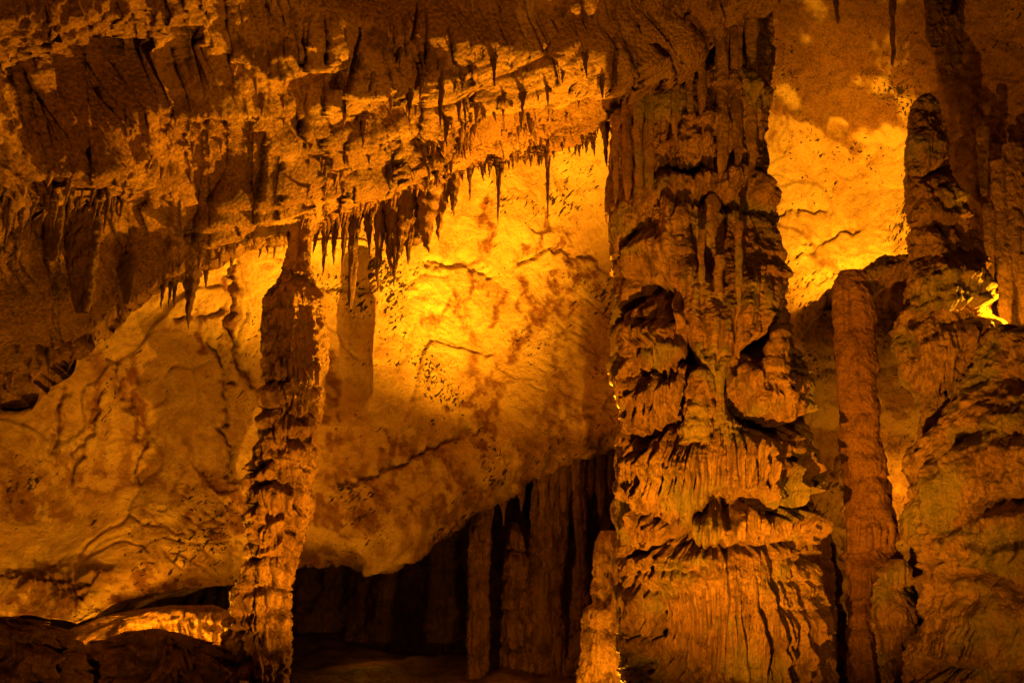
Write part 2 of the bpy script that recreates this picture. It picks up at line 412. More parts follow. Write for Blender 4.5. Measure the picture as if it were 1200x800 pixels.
# ------------------------------------------------------------------ floor and the far end of the low chamber
def build_floor():
    x, y = np.meshgrid(np.linspace(-16, 16, 320), np.linspace(-6, 24, 300))
    z = -0.1 + 0.0 * x + 0.25 * sst(10, 20, y)
    P = np.stack([x, y, z], -1)
    P[..., 2] += 0.22 * fbm(P * 0.5, 4) + 0.05 * fbm(P * 3, 4)
    o = link_mesh("cave_floor", P, grid_faces(*P.shape[:2]), M_FLOOR)
    tag(o, "uneven dark rock floor of the cave", "cave floor", kind="structure")
    x, z = np.meshgrid(np.linspace(-15, 9, 500), np.linspace(-0.6, 5.5, 220))
    y = 17.5 + 0.0 * x
    P = np.stack([x, y, z], -1)
    d = 0.8 * fbm(P * 0.4 + 4, 3) + 0.3 * fbm(P * np.array([2.6, 2.6, 0.5]), 4) + 0.12 * fbm(P * 4, 3)
    P[..., 1] -= d
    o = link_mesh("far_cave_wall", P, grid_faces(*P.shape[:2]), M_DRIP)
    tag(o, "far dark fluted wall at the end of the low chamber", "cave wall", kind="structure")
build_floor()

# ------------------------------------------------------------------ columns, stalagmites, draperies: one builder
def tooth(px, s, wl=6.0):
    a = n2(px / wl, px * 0, s); b = n2(px / (wl * .45), px * 0, s + 9)
    return (a * 0.65 + b * 0.35) * 2 - 1

def shelves_h(px, py, shelves, mpp, seed=0):
    """height of the draped tiers over the shaft (m) and which tier each vertex belongs to"""
    PX, PY = px, py
    WX = px + 7 * (n2(px / 22, py / 22, seed + 1) - .5); WY = py + 8 * (n2(px / 20, py / 20, seed + 2) - .5)
    best = np.zeros(px.shape); who = np.zeros(px.shape, np.int32); rows = PY[:, 0]
    nf = PX.shape[1]; c0, c1 = int(nf * .18), int(nf * .82)      # the far side stays plain
    def part(s):
        y0 = min(p[1] for p in s["lip"]) - s["H"] * 1.3 - 25; y1 = max(p[1] for p in s["lip"]) + 35 + 0.2 * s["H"]
        return slice(int(np.searchsorted(rows, y0)), int(np.searchsorted(rows, y1))), slice(c0, c1)
    for k, s in enumerate(shelves):
        q = part(s); px, py, wx, wy = PX[q], PY[q], WX[q], WY[q]
        if px.size == 0: continue
        lipc = curve(s["lip"]); H = s["H"]; A = s["A"]; T = s.get("tooth", 7.0); fl = s.get("flute", 0.35)
        x0 = min(p[0] for p in s["lip"]); x1 = max(p[0] for p in s["lip"])
        e = s.get("end", 0.22) * (x1 - x0) + 2
        xe = sst(x0 - e * 0.35, x0 + e, wx) * sst(x1 + e * 0.35, x1 - e, wx)
        Hx = H * (0.55 + 0.45 * xe) * (0.8 + 0.4 * n2(px / 18, px * 0, seed + k * 3.1 + 7))
        lip = lipc(wx) + T * tooth(px, seed + k * 1.7, s.get("wl", 6.0)) - (1 - xe) * H * 0.35
        u = (lip - wy) / Hx
        pf = np.where(u < 0, 0, np.where(u < 0.4, 0.80 + 0.20 * sst(0, 0.4, u), 1 - sst(0.40, 1.0, u)))
        pf = pf * sst(-0.02, 0.05, u)
        f = 1 - fl * (1 - np.abs(2 * n2(px / s.get("fw", 4.2), py / 70, seed + k * 2.3 + 3) - 1)) * sst(0.95, 0.35, u)
        h = A * pf * np.sqrt(np.clip(xe, 0, 1)) * f
        b = best[q]; w = h > b + 1e-4
        ww = who[q]; ww[w] = k + 1; who[q] = ww
        best[q] = np.where(w, h, b)
    for k, s in enumerate(shelves):
        q = part(s); px, py, wx, wy = PX[q], PY[q], WX[q], WY[q]
        if px.size == 0: continue
        lipc = curve(s["lip"]); x0 = min(p[0] for p in s["lip"]); x1 = max(p[0] for p in s["lip"])
        xe = sst(x0 - 2, x0 + 8, wx) * sst(x1 + 2, x1 - 8, wx)
        lip = lipc(wx) + s.get("tooth", 7.0) * tooth(px, seed + k * 1.7, s.get("wl", 6.0))
        u = (wy - lip) / (6 + 0.10 * s["H"])
        best[q] = best[q] - (who[q] != k + 1) * xe * 0.42 * s["A"] * sst(-0.4, 0.1, u) * sst(1.5, 0.3, u)
    return best, who

def tidy(who):
    """each tier keeps its connected pieces; scraps go back to the shaft"""
    n, m = who.shape
    lab = np.arange(n * m).reshape(n, m)
    for it in range(200):
        old = lab
        for ax, sh in ((0, 1), (0, -1), (1, 1), (1, -1)):
            q = np.roll(lab, sh, ax); w_ = np.roll(who, sh, ax)
            same = w_ == who
            if ax == 0: same[0 if sh == 1 else -1] = False
            lab = np.where(same, np.minimum(lab, q), lab)
        lab = lab.ravel()[lab]
        if (lab == old).all(): break
    out = np.zeros_like(who); nxt = 1
    for k in range(1, who.max() + 1):
        u, c = np.unique(lab[who == k], return_counts=True)
        for a, b in zip(u, c):
            if b > 350: out[lab == a] = nxt; nxt += 1
    return out

def column(root, name, sil, Y, mat, shelves=(), nth=300, step=2.0, flat=0.85, amp=1.0, seed=0, split=None, fine=None, shrink=0.07, vert=1.0, loc=None, edge=0.35, attrs=None, floor_py=None):
    """sil: rows (py, left px, right px); returns the grid for placing things on it"""
    S = np.array(sorted(sil), float)
    py = np.arange(S[0, 0], S[-1, 0] + .1, step)
    lx = np.interp(py, S[:, 0], S[:, 1]); rx = np.interp(py, S[:, 0], S[:, 2])
    lx = lx + 4.0 * (n2(py / 14, py * 0, seed + 60) - .5) ; rx = rx + 4.0 * (n2(py / 14, py * 0, seed + 61) - .5)
    L = pw(lx, py, Y); R = pw(rx, py, Y)
    xc = (L[:, 0] + R[:, 0]) / 2; r = np.maximum((R[:, 0] - L[:, 0]) / 2, 0.004) * (1 - shrink)
    s = np.linspace(-1, 1, nth, endpoint=False)
    th = math.pi * (0.68 * s + 0.32 * s ** 5)
    st_, ct = np.sin(th)[None, :], np.cos(th)[None, :]
    P = np.stack([xc[:, None] + r[:, None] * st_, Y - flat * r[:, None] * ct, np.broadcast_to(L[:, 2:3], (len(py), nth))], -1)
    px, pyy = proj(P)
    Yb = P[..., 1]
    pyy = np.broadcast_to(py[:, None], px.shape)
    mpp = Y / FPX
    dirv = np.stack([np.broadcast_to(st_, px.shape), np.broadcast_to(-ct, px.shape), np.zeros(px.shape)], -1)
    h = np.zeros(px.shape); who = np.zeros(px.shape, np.int32)
    if shelves:
        h, who = shelves_h(px, pyy, shelves, mpp, seed)
        if fine:
            h2, _ = shelves_h(px, pyy, fine, mpp, seed + 40)
            h = h + h2 * sst(0.30, 0.58, vnoise(P * np.array([1.6, 1.6, 1.1]) + seed)) * (np.ones(px.shape) if name != 'shaft' or seed != 5 else 1 - 0.85 * sst(60, 30, np.hypot((px - 845), (pyy - 350) * .45)))
        h = h * (edge + (1 - edge) * np.abs(ct) ** 0.8) * np.where(ct < 0, 0.6, 1.0)
    sz = np.minimum(r[:, None], 0.7)
    d = h + amp * (0.16 * sz * fbm(P * 1.4 + seed, 3) + 0.042 * fbm(P * np.array([8, 8, 1.3 * vert + 0.2]) + seed * 3, 2) * np.minimum(1, r[:, None] / 0.25)
                   + 0.026 * fbm(P * 13 + seed, 4, 0.65) * np.minimum(1, r[:, None] / 0.15))
    P = P + dirv * d[..., None]
    n, m = P.shape[:2]
    hi = (P[..., 0]).max(1) - xc; lo = xc - (P[..., 0]).min(1)
    ks = 4; ker = np.hanning(2 * ks + 3)[1:-1]; ker /= ker.sum()
    def sm(a_): return np.convolve(np.pad(a_, ks, mode='edge'), ker, 'valid')
    r0 = r / (1 - shrink)
    fh = sm(np.clip(r0 / np.maximum(hi, .003), .5, 1.5)); fl_ = sm(np.clip(r0 / np.maximum(lo, .003), .5, 1.5))
    dx = P[..., 0] - xc[:, None]
    wgt = np.clip(np.abs(dx) / np.maximum(r0[:, None], .003), 0, 1) ** 1.0
    fac = np.where(dx > 0, fh[:, None], fl_[:, None])
    P[..., 0] = xc[:, None] + dx * (1 + (fac - 1) * np.minimum(wgt * 1.4, 1))
    F = grid_faces(n, m, True)
    # close both ends
    V = np.concatenate([P.reshape(-1, 3), P[0].mean(0)[None], P[-1].mean(0)[None]], 0)
    c = np.arange(m); c2 = (c + 1) % m
    capA = np.stack([c, c2, np.full(m, n * m), np.full(m, n * m)], -1)
    base = np.array([xc[-1], Y, P[-1, 0, 2]]) if loc is None else loc
    kw = dict(parent=root) if root is not None else {}
    org = np.array(root.location) if root is not None else base
    if split:
        who = np.where(ct < -0.05, 0, who)
        who = tidy(who)
    fid = who.reshape(-1)[F[:, 0]] if split else np.zeros(len(F), np.int32)
    made = []
    for k in range(0, (fid.max() if len(fid) else 0) + 1):
        FF = F[fid == k]
        if len(FF) < 60: continue
        use = np.unique(FF); mp = np.zeros(len(V), np.int32); mp[use] = np.arange(len(use))
        nm = name if k == 0 else split
        at = {"stain": np.zeros(len(use)), "crust": np.zeros(len(use))}
        o = link_mesh(nm, V[use], mp[FF], mat, root, at, loc=org)
        made.append(o)
    return dict(P=P, px=px, py=pyy, objs=made)

def surf(g, px, py):
    Q = g["P"]; qx, qy = proj(Q)
    half = slice(Q.shape[1] // 4, 3 * Q.shape[1] // 4)
    d = (qx[:, half] - px) ** 2 + (qy[:, half] - py) ** 2
    i = np.unravel_index(np.argmin(d), d.shape)
    return Q[:, half][i]

def S(lip, H, A, **k):
    return dict(lip=lip, H=H, A=A, **k)

def auto_shelves(sil, y0, y1, sp_, A, seed, lobes=(1, 3), tooth=7, flute=.5):
    R = random.Random(seed); Sx = np.array(sorted(sil), float); out = []; y = y0
    while y < y1:
        l = np.interp(y, Sx[:, 0], Sx[:, 1]); r = np.interp(y, Sx[:, 0], Sx[:, 2])
        n = R.randint(*lobes); cuts = sorted([l - 4] + [l + (r - l) * (i + R.uniform(-.25, .25)) / n for i in range(1, n)] + [r + 4])
        for a, b in zip(cuts[:-1], cuts[1:]):
            dy = R.uniform(-.4, .4) * sp_; sl = R.uniform(-.25, .25) * sp_
            pts = [(a - 3, y + dy - sl), ((a + b) / 2, y + dy + R.uniform(0, .3) * sp_), (b + 3, y + dy + sl)]
            out.append(S(pts, sp_ * R.uniform(1.1, 1.7), A * R.uniform(.7, 1.3), tooth=tooth * R.uniform(.6, 1.3), flute=flute, end=.18))
        y += sp_ * R.uniform(.8, 1.25)
    return out

# ---- the great column
SIL_BIG = [(-60, 850, 910), (0, 842, 908), (30, 828, 906), (60, 786, 905), (100, 752, 903), (150, 716, 900), (200, 712, 896), (250, 710, 905), (300, 714, 910),
           (330, 717, 912), (360, 713, 918), (400, 714, 926), (430, 709, 934), (460, 713, 941), (500, 722, 942), (540, 719, 945), (580, 717, 954),
           (620, 719, 957), (640, 722, 952), (660, 718, 950), (690, 717, 952), (720, 718, 958), (760, 720, 962), (800, 727, 966), (900, 715, 985)]
SH_BIG = [
    S([(712, 195), (735, 205), (750, 236), (770, 240)], 120, .16, tooth=9, flute=.6, fw=5),
    S([(770, 232), (800, 226), (835, 216)], 66, .26, flute=.4),
    S([(750, 118), (772, 128), (790, 96), (803, 122), (830, 88), (855, 64)], 55, .20, tooth=16, flute=.6),
    S([(836, 192), (870, 216), (897, 236)], 185, .17, tooth=8, flute=.45, fw=7),
    S([(836, 264), (862, 254), (885, 268), (908, 288)], 48, .34, flute=.5),
    S([(768, 262), (800, 258), (838, 256)], 34, .26, tooth=8),
    S([(710, 320), (735, 300), (768, 270)], 70, .20, tooth=8),
    S([(772, 320), (790, 380), (815, 436), (835, 472), (850, 450), (864, 432), (885, 418), (912, 372)], 175, .46, tooth=5, flute=.35, fw=8, end=.16),
    S([(752, 346), (780, 352), (800, 368), (810, 402)], 62, .34, flute=.45),
    S([(716, 386), (745, 364), (768, 352)], 62, .34, flute=.25),
    S([(746, 432), (770, 447), (790, 450), (812, 430)], 78, .50, tooth=10, flute=.5),
    S([(708, 442), (724, 490), (745, 512), (765, 515), (785, 502), (806, 494)], 70, .52, tooth=12, flute=.55),
    S([(850, 476), (870, 500), (895, 513), (920, 506), (944, 482)], 80, .56, tooth=6, flute=.3, fw=7),
    S([(718, 546), (735, 540), (765, 530)], 42, .40, tooth=9, flute=.5),
    S([(718, 578), (740, 590), (775, 600), (805, 620), (830, 588), (870, 592), (900, 597), (925, 588), (956, 578)], 98, .56, tooth=13, flute=.55, fw=5, end=.08),
    S([(716, 618), (735, 648), (765, 642), (790, 632), (804, 625)], 54, .46, tooth=10, flute=.5),
    S([(806, 630), (830, 640), (870, 638), (910, 634), (957, 642)], 42, .45, tooth=9, flute=.5, end=.1),
    S([(764, 690), (800, 768), (840, 780), (870, 790), (910, 800), (966, 806)], 155, .46, tooth=16, flute=.75, fw=6, end=.1),
    S([(715, 722), (740, 736), (775, 736), (790, 706)], 64, .54, tooth=9, flute=.4),
    S([(716, 778), (745, 784), (776, 772)], 46, .46, tooth=9, flute=.5),
    S([(720, 900), (800, 890), (900, 890), (975, 900)], 110, .50, tooth=9, flute=.5),
    S([(925, 560), (958, 555)], 40, .5, tooth=8, flute=.5), S([(930, 655), (962, 660)], 30, .42, tooth=8, flute=.5),
]
for q in SH_BIG:
    lp = q["lip"]
    if lp[0][0] < 730: lp.insert(0, (lp[0][0] - 45, lp[0][1] - 6))
    if lp[-1][0] > 936: lp.append((lp[-1][0] + 45, lp[-1][1] - 4))
    q["A"] *= 0.9; q["wl"] = 4.5; q["tooth"] = q.get("tooth", 7) * 1.25; q["fw"] = min(q.get("fw", 4.2), 4.6) if q["lip"][0][1] > 430 else q.get("fw", 4.2)
base = pw(840, 900, 9.1)
big = tag(empty("dripstone_column", base), "massive tiered dripstone column joining floor and ceiling, widest of all", "column")
G_BIG = column(big, "shaft", SIL_BIG, 9.1, M_COLM, SH_BIG, nth=700, step=1.0, seed=5, split="flowstone_shelf", shrink=0.08, amp=1.0,
               fine=auto_shelves(SIL_BIG, 60, 890, 24, .095, 77, lobes=(4, 7), tooth=6, flute=.6), edge=0.15)

def knob_stack(root, name, g, pts, mat, seed):
    """a stubby pile of rounded drip knobs growing on a ledge: pts (px, py, radius in photo units)"""
    c = surf(g, pts[-1][0], pts[-1][1])
    Y = c[1] - 0.02
    m = []
    for (x, y, r) in pts: m.append((y, x - r, x + r))
    ys = np.arange(m[0][0], m[-1][0] + 0.5, 2.0); a = np.array(m)
    lx = np.interp(ys, a[:, 0], a[:, 1]); rx = np.interp(ys, a[:, 0], a[:, 2])
    bump = 1 + 0.22 * np.abs(np.sin(ys / 6.5 + seed))
    cx = (lx + rx) / 2; hw = (rx - lx) / 2 * bump * sst(-1, 7, ys - ys[0]) ** .5
    sil = [(ys[i], cx[i] - hw[i] - .3, cx[i] + hw[i] + .3) for i in range(len(ys))]
    column(root, name, sil, Y, mat, nth=70, step=1.5, seed=seed, flat=.9, vert=2.0)
def strand(root, g, pts, mat, seed):
    """a long drip strand running down the face: pts (px, py, half width)"""
    Y = min(surf(g, x, y)[1] for x, y, w in pts) + 0.03
    x, y, w = pts[0]; pts = [(x + 1, y - 30, w * 1.3)] + pts
    sil = [(y, x - w, x + w) for x, y, w in pts]
    column(root, "drip_strand", sil, Y, mat, nth=44, step=1.6, seed=seed, vert=1.5, amp=.8)
for i, pts in enumerate([[(722, 165, 5), (722, 215, 4.5), (723, 242, 1)], [(735, 150, 6), (736, 220, 5), (737, 252, 1)], [(748, 135, 6), (749, 225, 5), (750, 250, 1)], [(761, 120, 6), (760, 215, 6), (762, 246, 1)],
                         [(776, 100, 5), (778, 150, 4), (779, 172, 1)], [(792, 84, 6), (791, 140, 5), (790, 164, 1)], [(808, 78, 5), (809, 125, 4), (810, 152, 1)], [(822, 66, 6), (824, 130, 5), (824, 160, 1)],
                         [(846, 60, 7), (847, 150, 7), (846, 205, 5), (846, 225, 1)], [(862, 55, 7), (864, 160, 6), (866, 216, 4), (867, 232, 1)], [(880, 50, 7), (881, 170, 7), (882, 225, 1)],
                         [(842, 330, 5), (843, 420, 6), (841, 500, 8)], [(822, 300, 4), (826, 400, 4), (829, 450, 1)], [(866, 290, 4), (866, 380, 4), (866, 420, 1)]]):
    strand(big, G_BIG, pts, M_COLM, 200 + i)
knob_stack(big, "drip_knob", G_BIG, [(820, 430, 8), (822, 450, 15), (818, 490, 16), (815, 520, 15)], M_COLM, 3)
knob_stack(big, "drip_knob", G_BIG, [(915, 382, 8), (912, 400, 12), (908, 425, 14), (910, 450, 16)], M_COLM, 8)
knob_stack(big, "drip_knob", G_BIG, [(873, 425, 5), (872, 440, 8), (872, 458, 9)], M_COLM, 5)
knob_stack(big, "drip_knob", G_BIG, [(835, 225, 6), (835, 250, 8), (836, 272, 8)], M_COLM, 2)
knob_stack(big, "drip_knob", G_BIG, [(798, 238, 5), (797, 258, 9), (798, 278, 8)], M_COLM, 12)

# ---- the slender stalagmite on the left
SIL_L = [(258, 336, 374), (272, 340, 367), (285, 338, 364), (300, 336, 366), (312, 333, 366), (324, 329, 369), (336, 324, 372), (343, 315, 379), (350, 311, 382), (400, 309, 383), (450, 306, 382), (500, 304, 376),
         (540, 300, 372), (556, 290, 371), (600, 290, 366), (650, 292, 353), (672, 286, 348), (690, 272, 346), (720, 268, 345), (740, 260, 345),
         (770, 256, 343), (800, 255, 342), (900, 248, 348)]
base = pw(298, 880, 9.0)
left = tag(empty("stalagmite_column", base), "slender bumpy stalagmite column reaching up to the ceiling edge, standing apart", "stalagmite")
SH_L = [S([(308, 428), (345, 432), (384, 425)], 84, .07, tooth=12, flute=.7, fw=4), S([(325, 322), (350, 326), (375, 320)], 26, .06, tooth=6), S([(308, 362), (345, 366), (384, 360)], 20, .05, tooth=6)] + auto_shelves(SIL_L, 445, 890, 26, .18, 4, lobes=(2, 4), tooth=9, flute=.6)
G_L = column(left, "shaft", SIL_L, 9.0, M_STAL, SH_L, nth=330, step=1.25, seed=21, split="flowstone_shelf", shrink=0.13, amp=1.2, edge=.18)

# ---- the smooth thin column on the right
SIL_T = [(318, 984, 1012), (328, 979, 1018), (346, 975, 1022), (360, 975, 1026), (450, 981, 1027), (500, 984, 1030), (550, 987, 1036), (580, 989, 1044), (600, 990, 1048), (640, 988, 1052),
         (662, 986, 1058), (690, 990, 1044), (715, 992, 1030), (735, 992, 1021), (750, 992, 1030), (800, 992, 1038), (900, 985, 1050)]
base = pw(1016, 880, 9.3)
thin = tag(empty("thin_column", base), "smooth straight reddish column between the massive column and the right rocks", "column")
SH_T = [S([(985, 642), (1015, 646), (1055, 640)], 52, .13, tooth=5, flute=.5), S([(984, 702), (1010, 706), (1062, 690)], 60, .15, tooth=6, flute=.5),
        S([(990, 738), (1022, 736)], 30, .08, tooth=5), S([(988, 880), (1045, 880)], 128, .13, tooth=5, flute=.5)]
column(thin, "shaft", SIL_T, 9.3, M_RED, SH_T, nth=240, step=1.25, seed=33, split="flowstone_collar", shrink=0.08, amp=0.7, fine=auto_shelves(SIL_T, 560, 890, 20, .05, 81, lobes=(1, 2), tooth=5))

def ledge():
    pts = [(900, 408, 10.9, .10), (930, 386, 10.4, .11), (965, 358, 9.9, .13), (998, 334, 9.55, .16), (1030, 322, 9.5, .15), (1062, 312, 9.5, .14), (1090, 306, 9.5, .12)]
    A = np.array([list(pw(x, y, Y)) + [r] for x, y, Y, r in pts]); k = np.linspace(0, len(pts) - 1, 260)
    C = np.stack([np.interp(k, range(len(pts)), A[:, i]) for i in range(4)], -1); m = 60
    th = np.linspace(0, 2 * math.pi, m, endpoint=False); r = C[:, 3:4]
    P = np.stack([np.broadcast_to(C[:, :1], (260, m)), C[:, 1:2] + 1.9 * r * np.cos(th), C[:, 2:3] + 0.75 * r * np.sin(th)], -1)
    n_ = np.stack([0 * th, np.cos(th), np.sin(th)], -1)[None]
    P = P + n_ * (0.07 * fbm(P * 3 + 5, 4) + 0.05 * fbm(P * 11, 3))[..., None]
    V, F = P.reshape(-1, 3), grid_faces(260, m, True)
    o = link_mesh("rock_ledge", V, F, M_COLM, attrs={"stain": np.zeros(len(V)), "crust": np.full(len(V), .7)}, loc=pw(965, 358, 9.9))
    tag(o, "narrow brown rock ledge sloping over the head of the thin column", "ledge")
ledge()

# ---- the tall lumpy column at the right
SIL_R = [(112, 1078, 1092), (122, 1068, 1100), (145, 1064, 1103), (180, 1058, 1108), (200, 1057, 1112), (250, 1058, 1130), (300, 1060, 1148), (350, 1053, 1162), (385, 1048, 1168),
         (410, 1042, 1164), (440, 1044, 1156), (465, 1066, 1140), (485, 1078, 1126), (520, 1076, 1130), (600, 1070, 1150), (900, 1060, 1180)]
base = pw(1120, 880, 9.05)
rcol = tag(empty("lumpy_column", base), "lumpy tapering column with a blunt top rising behind the right boulders", "column")
SH_R = [S([(1054, 205), (1085, 212), (1115, 200)], 70, .14, tooth=4, flute=.2), S([(1056, 280), (1095, 268), (1140, 275)], 66, .16, tooth=4, flute=.2),
        S([(1054, 318), (1085, 305), (1110, 318)], 40, .18, tooth=5, flute=.25), S([(1050, 395), (1075, 372), (1100, 380), (1130, 372), (1165, 378)], 80, .22, tooth=7, flute=.3),
        S([(1040, 425), (1060, 462), (1085, 470), (1110, 458), (1140, 440), (1165, 425)], 66, .34, tooth=10, flute=.6, fw=6)]
column(rcol, "shaft", SIL_R, 9.05, M_COLM, SH_R, nth=360, step=1.25, seed=44, split="flowstone_shelf", fine=auto_shelves(SIL_R, 140, 560, 22, .07, 79, lobes=(3, 5), tooth=5, flute=.4), shrink=0.1, amp=1.2, vert=3)

# ---- the boulder mass in front of it
SIL_M = [(384, 1166, 1190), (392, 1150, 1240), (400, 1146, 1300), (430, 1134, 1370), (470, 1112, 1420), (500, 1088, 1450), (530, 1072, 1470), (570, 1062, 1480), (640, 1062, 1480), (670, 1078, 1480),
         (690, 1074, 1480), (720, 1066, 1480), (800, 1058, 1480), (900, 1040, 1500)]
base = pw(1270, 900, 8.2)
mass = tag(empty("flowstone_boulder", base), "huge bulging flowstone boulder mass filling the lower right", "boulder")
SH_M = [S([(1120, 470), (1160, 440), (1210, 470), (1280, 480)], 90, .20, tooth=4, flute=.1), S([(1080, 540), (1130, 500), (1180, 520), (1260, 530)], 80, .26, tooth=5, flute=.15),
        S([(1058, 600), (1085, 628), (1110, 618), (1135, 600), (1160, 592), (1215, 590), (1300, 600)], 100, .40, tooth=6, flute=.25, fw=6),
        S([(1060, 660), (1080, 668), (1110, 655), (1140, 660), (1170, 670), (1200, 690), (1300, 690)], 80, .32, tooth=5, flute=.2),
        S([(1130, 632), (1165, 640), (1200, 632), (1260, 640)], 44, .42, tooth=4, flute=.15),
        S([(1062, 775), (1100, 770), (1150, 772), (1200, 775), (1300, 780)], 115, .40, tooth=5, flute=.25), S([(1056, 900), (1100, 890), (1200, 890), (1300, 900)], 120, .5, tooth=6, flute=.4)]
column(mass, "rock_body", SIL_M, 8.2, M_COLM, SH_M, nth=520, step=1.5, seed=55, split="flowstone_bulge", fine=auto_shelves(SIL_M, 420, 890, 36, .04, 78, lobes=(5, 8), tooth=5, flute=.3), shrink=0.05, amp=1.5, flat=.6, vert=3)

# ---- low mounds between the columns
def mound(name, label, cat, sil, Y, mat, seed, lobes=(1, 2), spc=34, A=.12, nth=160, flat=.85, group=None, amp=1.1, sh=True, split=None):
    b = pw((sil[-1][1] + sil[-1][2]) / 2, sil[-1][0], Y)
    shl = auto_shelves(sil, sil[0][0] + spc, sil[-1][0], spc, A, seed, lobes) if sh else ()
    if split:
        root = tag(empty(name, b), label, cat, group)
        column(root, "shaft", sil, Y, mat, shl, nth=nth, step=1.6, seed=seed, flat=flat, amp=amp, split=split)
        return root
    g = column(None, name, sil, Y, mat, shl, nth=nth, step=1.6, seed=seed, flat=flat, amp=amp, loc=b)
    return tag(g["objs"][0], label, cat, group)
mound("stalagmite_mound", "narrow dark stalagmite beside the foot of the massive column", "stalagmite",
      [(598, 955, 962), (620, 950, 972), (680, 946, 984), (720, 945, 988), (800, 948, 994), (900, 945, 1000)], 10.0, M_RED, 61)
mound("stalagmite_mound", "low dark mound crouching between the thin column and the boulder mass", "stalagmite",
      [(655, 1040, 1058), (670, 1026, 1066), (720, 1018, 1072), (760, 1026, 1076), (800, 1030, 1080), (900, 1030, 1090)], 8.9, M_COLM, 62)

# ---- columns in the low chamber: they rise behind the lip of the wall and end in its rock
def lip_y(x): return 0.60 + float(WALL_Y(np.array(x, float), WALL_LIP(np.array(x, float))))
def into(sil, up=46):
    x = (sil[0][1] + sil[0][2]) / 2; up = min(up, sil[0][0] - float(WALL_LIP(np.array(x))) + 4)
    if up < 4: sil = [q for q in sil if q[0] > float(WALL_LIP(np.array(x))) + 8]; up = 12
    return [(sil[0][0] - up, sil[0][1] - 3, sil[0][2] + 3)] + sil
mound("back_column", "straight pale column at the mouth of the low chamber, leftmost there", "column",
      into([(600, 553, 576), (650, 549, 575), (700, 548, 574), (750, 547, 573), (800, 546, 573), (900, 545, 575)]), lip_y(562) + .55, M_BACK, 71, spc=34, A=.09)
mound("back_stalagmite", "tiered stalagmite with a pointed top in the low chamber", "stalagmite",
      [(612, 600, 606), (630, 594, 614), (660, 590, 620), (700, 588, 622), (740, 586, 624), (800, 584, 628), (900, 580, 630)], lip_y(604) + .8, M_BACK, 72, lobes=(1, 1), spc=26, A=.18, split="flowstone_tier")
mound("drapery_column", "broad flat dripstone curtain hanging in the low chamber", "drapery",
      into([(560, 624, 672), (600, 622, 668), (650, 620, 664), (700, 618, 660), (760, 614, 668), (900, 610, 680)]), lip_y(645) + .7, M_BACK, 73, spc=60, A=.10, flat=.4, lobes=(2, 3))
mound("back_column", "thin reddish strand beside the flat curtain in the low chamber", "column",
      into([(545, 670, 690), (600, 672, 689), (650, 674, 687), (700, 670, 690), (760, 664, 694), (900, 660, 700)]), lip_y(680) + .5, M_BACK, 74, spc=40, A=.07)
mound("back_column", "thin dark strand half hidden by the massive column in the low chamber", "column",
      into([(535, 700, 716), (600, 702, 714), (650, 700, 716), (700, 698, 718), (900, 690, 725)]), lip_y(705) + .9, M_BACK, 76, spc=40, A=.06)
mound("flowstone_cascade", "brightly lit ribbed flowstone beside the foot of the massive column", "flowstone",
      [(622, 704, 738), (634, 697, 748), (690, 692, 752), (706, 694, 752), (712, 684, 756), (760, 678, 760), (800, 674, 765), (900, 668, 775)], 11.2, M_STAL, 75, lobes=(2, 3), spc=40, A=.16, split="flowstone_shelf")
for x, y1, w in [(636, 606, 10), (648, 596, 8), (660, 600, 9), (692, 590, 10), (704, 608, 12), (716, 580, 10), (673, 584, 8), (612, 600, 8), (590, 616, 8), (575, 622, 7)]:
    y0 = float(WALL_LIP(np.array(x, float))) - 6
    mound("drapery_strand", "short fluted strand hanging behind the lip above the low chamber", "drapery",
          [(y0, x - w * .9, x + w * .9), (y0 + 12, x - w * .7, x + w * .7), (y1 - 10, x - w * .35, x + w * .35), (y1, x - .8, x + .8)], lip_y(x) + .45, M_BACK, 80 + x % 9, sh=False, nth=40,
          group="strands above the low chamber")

# ---- rocks in front of the hidden lamp, lower left
def rockpile():
    mound("foreground_boulder", "dark fluted boulder in the lower left corner below the glowing ledge", "boulder",
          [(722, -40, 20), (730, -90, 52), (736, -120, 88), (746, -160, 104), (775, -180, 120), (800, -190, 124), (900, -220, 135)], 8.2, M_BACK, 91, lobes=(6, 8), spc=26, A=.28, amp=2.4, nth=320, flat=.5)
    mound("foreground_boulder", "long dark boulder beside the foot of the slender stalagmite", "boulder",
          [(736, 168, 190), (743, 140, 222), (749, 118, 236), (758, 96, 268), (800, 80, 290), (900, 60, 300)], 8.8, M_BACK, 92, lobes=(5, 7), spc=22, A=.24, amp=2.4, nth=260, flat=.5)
rockpile()
mound("rock_slope", "low rock slope lit by the hidden lamp under the glowing ledge", "rock",
      [(708, 205, 250), (715, 150, 270), (724, 112, 282), (745, 70, 296), (800, 40, 310), (900, 20, 330)], 10.45, M_STAL, 93, lobes=(4, 6), spc=20, A=.12, nth=300, flat=.5)

